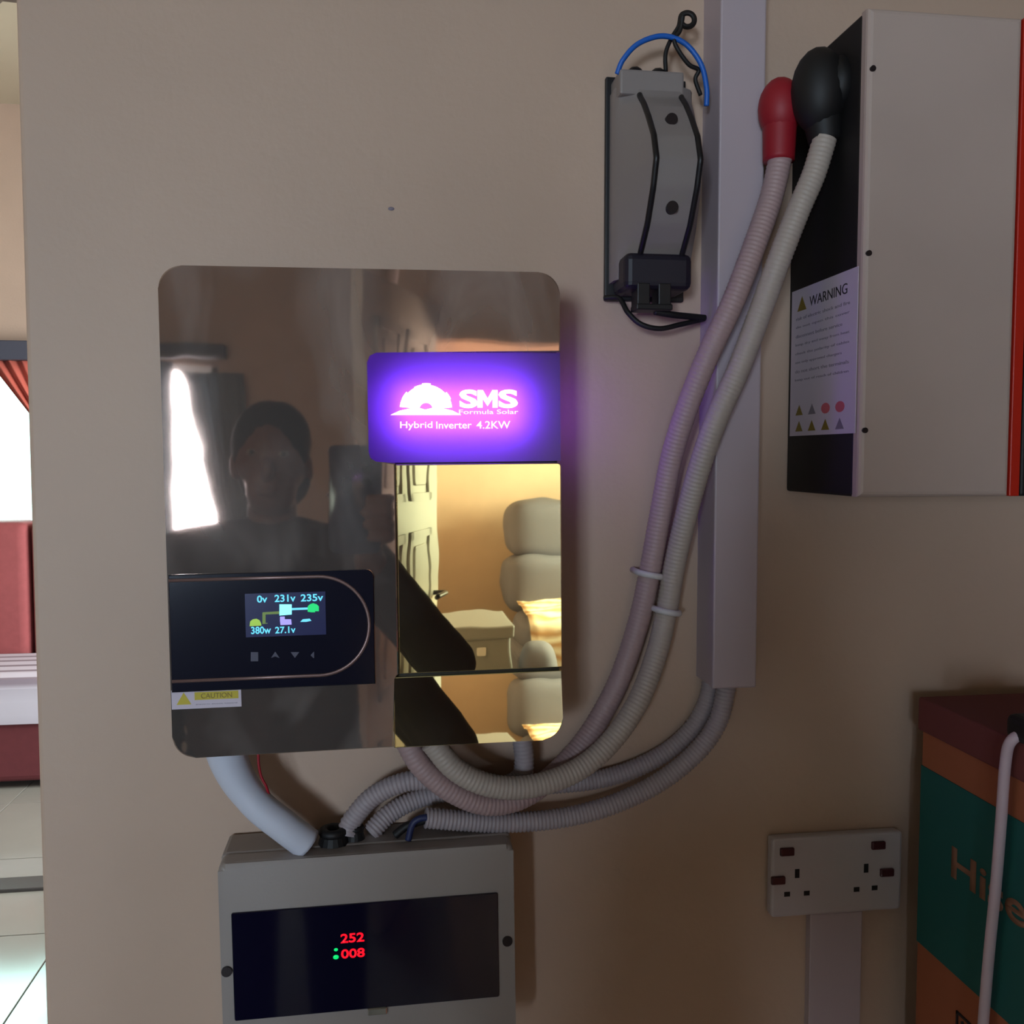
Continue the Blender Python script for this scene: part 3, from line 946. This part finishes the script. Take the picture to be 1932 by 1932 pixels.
obj('snap_lid', box(-hw-0.0006, hw+0.0006, -0.010, -0.0078, 0.01, 1.0745, 0.001), M_trunk, st2)

# ------------------------------------------------------------------ carton
CXW = at(1730, 1400, -0.03).x
ct = thing('appliance_carton', 'tall brown and teal appliance carton standing beside the wall socket', 'carton', (CXW, -0.03, 0))
Lw, Ld = 0.62, 0.60
def cz(px, py):
    return at(px, py, -0.03).z
zlid, zcap, zt1, zt0 = cz(1735, 1310), cz(1735, 1376), cz(1721, 1441), cz(1711, 1771)
zt = zlid-0.002
obj('carton_body', box(0.003, Lw-0.003, -Ld+0.003, -0.003, 0.0, zcap+0.01, 0.002), M_card, ct)
obj('carton_lid', box(0.0, Lw, -Ld, 0.0, zcap, zt, 0.002), M_cardtop, ct)
tp_ = obj('teal_print', box(0.0022, 0.0032, -Ld+0.004, -0.004, zt0, zt1), M_teal, ct)
MxS = Matrix(((0, 1, 0, 0), (-1, 0, 0, 0), (0, 0, 1, 0), (0, 0, 0, 1)))
def cface(px, py):
    d = fw + rt*((px-CPX)/FPX) + up*((CPX-py)/FPX)
    p = CAM + d*((CXW-CAM.x)/d.x)
    return (p.y+0.03, p.z)
ya, zh = cface(1792, 1600); yb, _ = cface(1922, 1700)
zl = cface(1788, 1648)[1]
LT = (ya-yb)
text('lettering', 'Hisense', -ya, -ya+LT*1.9, zl-0.002, zh+0.002, 0.0022, M_cardtext, tp_, M=MxS, depth=0.0004, bold=0.02)
yq, zq = cface(1800, 1900)
fr_ = []
b = bmesh.new()
for (u0, u1, v0, v1) in ((0, .055, 0, .002), (0, .055, .05, .052), (0, .002, 0, .052), (.053, .055, 0, .052)):
    box(0.0018, 0.0032, yq-u1, yq-u0, zq-0.055+v0, zq-0.055+v1, bm=b)
obj('handling_mark', b, M_ink, ct)
obj('handling_arrow', tube([Vector((0.0025, yq-0.008, zq-0.008)), Vector((0.0025, yq-0.026, zq-0.045))], 0.0014, 6), M_ink, ct)
# black plug and pale cord lying over the carton edge
pl = at(1915, 1372, -0.16)
pg = tag(obj('power_plug', box(pl.x-0.006, pl.x+0.045, -0.20, -0.155, zt-0.0005, zt+0.02, 0.006, 3), M_blackrub), 'black plug lying on top of the carton', 'plug')
def cpt(px, py, off):
    d = fw + rt*((px-CPX)/FPX) + up*((CPX-py)/FPX)
    p = CAM + d*((CXW-off-CAM.x)/d.x)
    return p
cpts = [cpt(1908, 1398, 0.006), cpt(1897, 1440, 0.006), cpt(1888, 1560, 0.006), cpt(1878, 1680, 0.006), cpt(1866, 1800, 0.006), cpt(1855, 1932, 0.006), cpt(1846, 2060, 0.006)]
top = cpts[0]
pts = [Vector((CXW+0.02, top.y-0.02, zt+0.006)), Vector((CXW+0.004, top.y-0.004, zt+0.006))]+[cpts[0]+Vector((0, 0, 0))]+cpts[1:]
dn = spline(pts, 8)
dn += [Vector((dn[-1].x, dn[-1].y, dn[-1].z-0.1*k)) for k in range(1, 10)]
tag(obj('pale_cord', tube(dn, 0.0042, 12), M_cord, None, True), 'pale cord hanging down the teal side of the carton', 'cord')

# ------------------------------------------------------------------ living room beyond the wall end
sofa = thing('red_sofa', 'red fabric sofa under the bright window at left', 'sofa', (-2.35, 3.95, 0))
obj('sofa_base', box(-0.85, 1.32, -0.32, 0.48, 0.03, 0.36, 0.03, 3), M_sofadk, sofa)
for k, (x0, x1) in enumerate(((-0.84, -0.11), (-0.10, 0.60), (0.61, 1.32))):
    soft(obj('back_cushion', box(x0, x1, 0.22, 0.46, 0.45, 1.17, 0.05, 4), M_sofared, sofa))
    soft(obj('seat_cushion', box(x0, x1, -0.31, 0.24, 0.35, 0.50, 0.04, 4), M_sofared, sofa))
for x in (-0.8, 1.25):
    for y in (-0.27, 0.42):
        obj('leg', cyl((x, y, 0), (x, y, 0.05), 0.025), M_black, sofa)
prof = [(0.2, 0.515), (0.0, 0.52), (-0.25, 0.515), (-0.318, 0.50), (-0.333, 0.46), (-0.335, 0.40), (-0.335, 0.335), (-0.334, 0.30)]
b = cloth([[(-0.86+2.17*k/8, y, z) for y, z in prof] for k in range(9)], -0.004)
th = tag(obj('sofa_throw', b, M_throw, None), 'pale lilac striped throw spread over the red sofa seat', 'throw')
th.location = sofa.location
pe = tag(obj('curtain_pelmet', box(-3.35, -1.6, YF-0.14, YF-0.0, 2.0, 2.10, 0.006), M_pelmet), 'dark grey pelmet above the bright window at left', 'pelmet')
tag(obj('curtain', curtain((-2.05, YF-0.07), (-1.66, YF-0.07), 0.9, 2.0, 6, 0.02, left=lambda t: min(0.62, 0.02+t*2.0)), M_curred, None, True), 'red curtain drawn to the side of the bright window at left', 'curtain')
fan = thing('ceiling_fan', 'grey ceiling fan with shiny hub in the far room', 'fan', (-1.49, 3.0, 3.17))
obj('rod', cyl((0, 0, 0.08), (0, 0, CZ-3.17), 0.014), M_fan, fan)
obj('motor_hub', tube([Vector((0, 0, z)) for z in (-0.01, 0.0, 0.03, 0.07, 0.09)], [0.03, 0.09, 0.12, 0.1, 0.03], 24), M_fan, fan, True)
obj('hub_cap', ell((0, 0, -0.03), (0.05, 0.05, 0.035), 3), M_chrome, fan, True)
for k in range(3):
    bb = box(0.1, 0.62, -0.065, 0.065, 0.034, 0.042, 0.003)
    bmesh.ops.rotate(bb, verts=list(bb.verts), cent=(0, 0, 0), matrix=Matrix.Rotation(2*PI*k/3+2.2, 3, 'Z'))
    obj('blade', bb, M_fan, fan)

# ------------------------------------------------------------------ room behind the camera (seen in the mirror sheet)
# open panelled door
h0, h1 = Vector((0.235, -2.90, 0)), Vector((-0.03, -2.20, 0))
dd = h1-h0
dl = dd.length
door = struct(obj('door_1', box(0, dl, -0.02, 0.02, 0.01, 2.05, 0.002), M_door))
door.location = (h0.x, h0.y, 0)
door.rotation_euler = (0, 0, math.atan2(dd.y, dd.x))
for x0 in (0.09, dl/2+0.03):
    for z0, z1 in ((0.15, 0.62), (0.74, 1.24), (1.34, 1.92)):
        for s in (-1, 1):
            y0_, y1_ = (-0.02, -0.028) if s < 0 else (0.02, 0.028)
            w_ = dl/2-0.12
            b = bmesh.new()
            fw_ = 0.03
            box(x0, x0+w_, min(y0_, y1_), max(y0_, y1_), z0, z0+fw_, bm=b); box(x0, x0+w_, min(y0_, y1_), max(y0_, y1_), z1-fw_, z1, bm=b)
            box(x0, x0+fw_, min(y0_, y1_), max(y0_, y1_), z0, z1, bm=b); box(x0+w_-fw_, x0+w_, min(y0_, y1_), max(y0_, y1_), z0, z1, bm=b)
            obj('panel_moulding', b, M_door, door)
            obj('raised_panel', prism(rrect(x0+0.055, x0+w_-0.055, z0+0.055, z1-0.055, 0.02, 4), y0_*0.98, y0_*0.98+(y1_-y0_)*1.1, 0.004), M_door, door)
for s in (-1, 1):
    obj('lever_handle', tube(spline([Vector((0.06, 0.02*s, 1.0)), Vector((0.06, 0.06*s, 1.0)), Vector((0.08, 0.068*s, 1.0)), Vector((0.17, 0.068*s, 1.0))], 6), 0.009, 10), M_screwdark, door, True)

tag(obj('curtain_pelmet', box(-2.65, -0.86, YB, YB+0.12, 2.10, 2.19, 0.006), M_pelmet), 'dark pelmet above the curtained window mirrored in the inverter', 'pelmet')
tag(obj('curtain', curtain((-1.55, YB+0.06), (-1.175, YB+0.06), 0.5, 2.08, 5, 0.025), M_curgrey, None, True), 'grey curtain at the middle of the window mirrored in the inverter', 'curtain', 'grey curtains')
tag(obj('curtain', curtain((-1.155, YB+0.06), (-0.74, YB+0.06), 0.5, 2.02, 5, 0.025, left=lambda t: min(0.5, 0.05+t*0.75)), M_curgrey, None, True), 'grey curtain drawn aside at the edge of the window mirrored in the inverter', 'curtain', 'grey curtains')

gs = thing('grey_sofa', 'grey plush sofa mirrored at the lower edge of the gold panel', 'sofa', (1.43, -4.95, 0))
obj('sofa_base', box(-0.62, 0.8, -0.4, 0.5, 0.04, 0.42, 0.04, 3), M_grp, gs)
for k in range(2):
    x0 = -0.58+k*0.68
    obj('back_cushion', puff(x0, x0+0.66, -0.46, -0.12, 0.86, 1.22), M_grp, gs, True)
    obj('lumbar_cushion', puff(x0-0.03, x0+0.66, -0.42, -0.02, 0.52, 0.90), M_grp, gs, True)
    obj('seat_cushion', puff(x0, x0+0.66, -0.15, 0.50, 0.36, 0.58), M_grp, gs, True)
for x in (-0.55, 0.72):
    for y in (-0.35, 0.44):
        obj('leg', cyl((x, y, 0), (x, y, 0.06), 0.03), M_black, gs)
prof = [(-0.1, 0.62), (0.1, 0.625), (0.35, 0.61), (0.5, 0.575), (0.525, 0.5), (0.53, 0.4), (0.53, 0.15)]
fine = [(q.x, q.y) for q in spline([Vector((p[0], p[1], 0)) for p in prof], 3)]
b = cloth([[(-0.55+1.3*j/30, y+0.012*math.sin(j*1.1+i), z+0.008*math.sin(j*0.9+2*i)) for i, (y, z) in enumerate(fine)] for j in range(31)], 0.006)
th = tag(obj('striped_cover', b, M_stripe, None, True), 'beige striped cover spread on the grey plush sofa', 'cover')
th.location = gs.location
sb = thing('storage_bin', 'grey lidded plastic bin standing beside the grey plush sofa', 'bin', (0.53, -4.1, 0))
obj('bin_body', box(-0.15, 0.16, -0.25, 0.2, 0, 0.62, 0.015, 3), M_bin, sb)
obj('bin_lid', box(-0.165, 0.175, -0.265, 0.215, 0.61, 0.68, 0.012, 3), M_bin, sb)
for z in (0.2, 0.55):
    obj('bin_latch', box(-0.02, 0.02, 0.2, 0.215, z-0.02, z+0.02, 0.004), M_white, sb)
pw = tag(obj('crumpled_pillow', puff(-0.1, 0.1, -0.2, 0.2, 0.0, 0.55, 0.6), M_grp, None, True), 'crumpled grey pillow leaning between the bin and the striped cover', 'pillow')
pw.location = (0.85, -4.08, 0.0)
pw.rotation_euler = (0, 0, 0.2)

# ------------------------------------------------------------------ the person taking the picture
PX, PY = -0.205, -1.42
per = thing('person', 'person in a dark jacket holding up a phone, mirrored in the inverter', 'person', (PX, PY, 0))
def blob(L):
    """chains of (point, radius) -> many overlapping balls"""
    bm = bmesh.new()
    for ch in L:
        if len(ch) == 1:
            (p, r), = ch
            ell(p, r if isinstance(r, tuple) else (r, r, r), 3, bm)
            continue
        for (p, r), (q, s) in zip(ch, ch[1:]):
            p, q = Vector(p), Vector(q)
            n = max(2, int((q-p).length/(min(r, s)*0.35))+1)
            for k in range(n+1):
                t = k/n
                rad = r+(s-r)*t
                ell(p+(q-p)*t, (rad, rad, rad), 2, bm)
    return bm
def remesh(name, bm, m, parent, voxel, it=6):
    o = obj(name, bm, m, parent, True)
    md = o.modifiers.new('voxel', 'REMESH'); md.mode = 'VOXEL'; md.voxel_size = voxel
    sm = o.modifiers.new('smooth', 'SMOOTH'); sm.iterations = it; sm.factor = 0.5
    dg = bpy.context.evaluated_depsgraph_get()
    me = bpy.data.meshes.new_from_object(o.evaluated_get(dg))
    o.modifiers.clear()
    old = o.data
    o.data = me
    bpy.data.meshes.remove(old)
    for p in me.polygons:
        p.use_smooth = True
    return o
def L_(x, y, z):                       # world -> person coordinates
    return (x-PX, y-PY, z)
HZ = 1.49                              # head centre
shR, shL = (0.175, 0.0, 1.285), (-0.175, 0.0, 1.285)
elR = L_(0.135, -1.13, 1.115); wrR = L_(-0.008, -0.90, 1.335)
elL = (-0.235, -0.03, 1.00); wrL = (-0.235, 0.07, 0.78)
chains = [
    [((0, 0, HZ+0.015), (0.074, 0.092, 0.105))], [((0, 0.022, HZ-0.055), (0.055, 0.068, 0.062))],
    [((0, 0.095, HZ-0.02), (0.013, 0.016, 0.02))], [((0, 0.088, HZ-0.062), (0.024, 0.01, 0.008))],
    [((0.076, -0.005, HZ-0.015), (0.01, 0.018, 0.03))], [((-0.076, -0.005, HZ-0.015), (0.01, 0.018, 0.03))],
    [((0, -0.01, HZ-0.07), 0.052), ((0, -0.01, 1.32), 0.056)],
    [((0, 0, 1.30), 0.075), ((0, 0.0, 1.18), 0.115), ((0, 0, 1.02), 0.105), ((0, 0, 0.86), 0.12)],
    [shL, shR] and [(shL, 0.05), ((0, 0, 1.30), 0.07), (shR, 0.05)],
    [(shR, 0.05), (elR, 0.038)], [(elR, 0.038), (wrR, 0.026)], [(shL, 0.05), (elL, 0.038)], [(elL, 0.038), (wrL, 0.026)],
    [((0.085, 0, 0.84), 0.085), ((0.095, 0.01, 0.47), 0.055), ((0.10, -0.01, 0.09), 0.038)],
    [((-0.085, 0, 0.84), 0.085), ((-0.095, 0.01, 0.47), 0.055), ((-0.10, -0.01, 0.09), 0.038)],
    [((0.10, -0.03, 0.045), 0.035), ((0.11, 0.13, 0.03), 0.028)], [((-0.10, -0.03, 0.045), 0.035), ((-0.11, 0.13, 0.03), 0.028)],
]
# right hand round the phone (phone back at y = -0.825 looking to the wall)
def W(x, y, z):
    return Vector(L_(x, y, z))
chains.append([(W(-0.008, -0.90, 1.335), 0.024), (W(-0.006, -0.868, 1.375), 0.024), (W(-0.002, -0.862, 1.41), 0.022)])
chains.append([(W(0.006, -0.862, 1.385), 0.018), (W(0.006, -0.862, 1.42), 0.017)])
for z, reach in ((1.432, 0.030), (1.413, 0.036), (1.394, 0.034), (1.376, 0.026)):     # four fingers curl round the phone's edge to its back
    chains.append([(W(0.010, -0.858, z-0.006), 0.0095), (W(0.026, -0.842, z), 0.0088), (W(0.021, -0.816, z+0.001), 0.0082), (W(0.021-reach, -0.8165, z+0.002), 0.0072)])
chains.append([(W(-0.012, -0.866, 1.40), 0.012), (W(-0.045, -0.858, 1.425), 0.010), (W(-0.062, -0.846, 1.44), 0.0085)])   # thumb on the screen side
# relaxed left hand
hx, hy, hz = wrL
chains.append([((hx, hy, hz), 0.024), ((hx, hy+0.02, hz-0.04), 0.025), ((hx, hy+0.03, hz-0.075), 0.024)])
for k, ln in enumerate((0.07, 0.08, 0.075, 0.058)):
    yy = hy+0.052-k*0.0185
    chains.append([((hx, yy, hz-0.075), 0.0098), ((hx+0.008, yy+0.004, hz-0.075-ln*0.5), 0.0088), ((hx+0.02, yy+0.002, hz-0.075-ln), 0.0075)])
chains.append([((hx+0.01, hy+0.04, hz-0.035), 0.012), ((hx+0.025, hy+0.065, hz-0.065), 0.010), ((hx+0.032, hy+0.07, hz-0.095), 0.008)])
body = remesh('body', blob(chains), M_skin, per, 0.0045, 4)
for s in (-1, 1):
    e = obj('eye', ell((0.03*s, 0.083, HZ+0.012), (0.0125, 0.008, 0.0075), 2), M_eye, per, True)
    obj('iris', ell((0.03*s, 0.0895, HZ+0.012), (0.005, 0.002, 0.005), 2), M_black, e, True)
hair = [[((0, -0.012, HZ+0.032), (0.084, 0.098, 0.098))], [((0, -0.045, HZ-0.03), (0.078, 0.062, 0.085))]]
remesh('hair', blob(hair), M_hair, per, 0.006, 4)
jk = [
    [((0, 0, 1.285), 0.088), ((0, 0, 1.17), 0.135), ((0, 0, 1.02), 0.13), ((0, 0, 0.80), 0.148)],
    [((0.07, 0, 1.17), 0.11), ((0.06, 0, 0.80), 0.125)], [((-0.07, 0, 1.17), 0.11), ((-0.06, 0, 0.80), 0.125)],
    [(shL, 0.068), ((0, -0.01, 1.30), 0.085), (shR, 0.068)],
    [(shR, 0.068), (elR, 0.057)], [(elR, 0.057), (tuple(Vector(elR)*0.12+Vector(wrR)*0.88), 0.040)],
    [(shL, 0.068), (elL, 0.055)], [(elL, 0.055), (tuple(Vector(elL)*0.12+Vector(wrL)*0.88), 0.040)],
    [((0.045, -0.03, 1.345), 0.028), ((0, -0.06, 1.36), 0.03), ((-0.045, -0.03, 1.345), 0.028)],
]
remesh('jacket', blob(jk), M_jacket, per, 0.007, 6)
tz = [[((0.08, 0, 0.86), 0.11), ((0.098, 0.01, 0.47), 0.075), ((0.102, -0.01, 0.10), 0.062)], [((-0.08, 0, 0.86), 0.11), ((-0.098, 0.01, 0.47), 0.075), ((-0.102, -0.01, 0.10), 0.062)]]
remesh('trousers', blob(tz), M_trouser, per, 0.008, 6)
for s in (-1, 1):
    b = blob([[((0.10*s, -0.045, 0.048), 0.048), ((0.108*s, 0.06, 0.042), 0.042), ((0.112*s, 0.15, 0.034), 0.034)]])
    for v in b.verts:
        v.co.z = max(v.co.z, 0.002)
    remesh('shoe', b, M_shoe, per, 0.007, 3)
ph = thing('phone', 'dark blue phone held up beside the camera point, mirrored in the inverter', 'phone', (-0.027, -0.8255, 1.352))
bb = prism(rrect(-0.038, 0.038, 0, 0.163, 0.009, 6), -0.008, 0.0, 0.0018)
soft(obj('phone_shell', bb, M_phone, ph))
obj('phone_screen', box(-0.036, 0.036, -0.0084, -0.0079, 0.004, 0.159), M_black, ph)
for dx, dz in ((0.016, 0.128), (0.016, 0.108)):
    obj('camera_lens', cyl((dx, 0, dz), (dx, 0.0012, dz), 0.0068, sides=20), M_lens, ph)
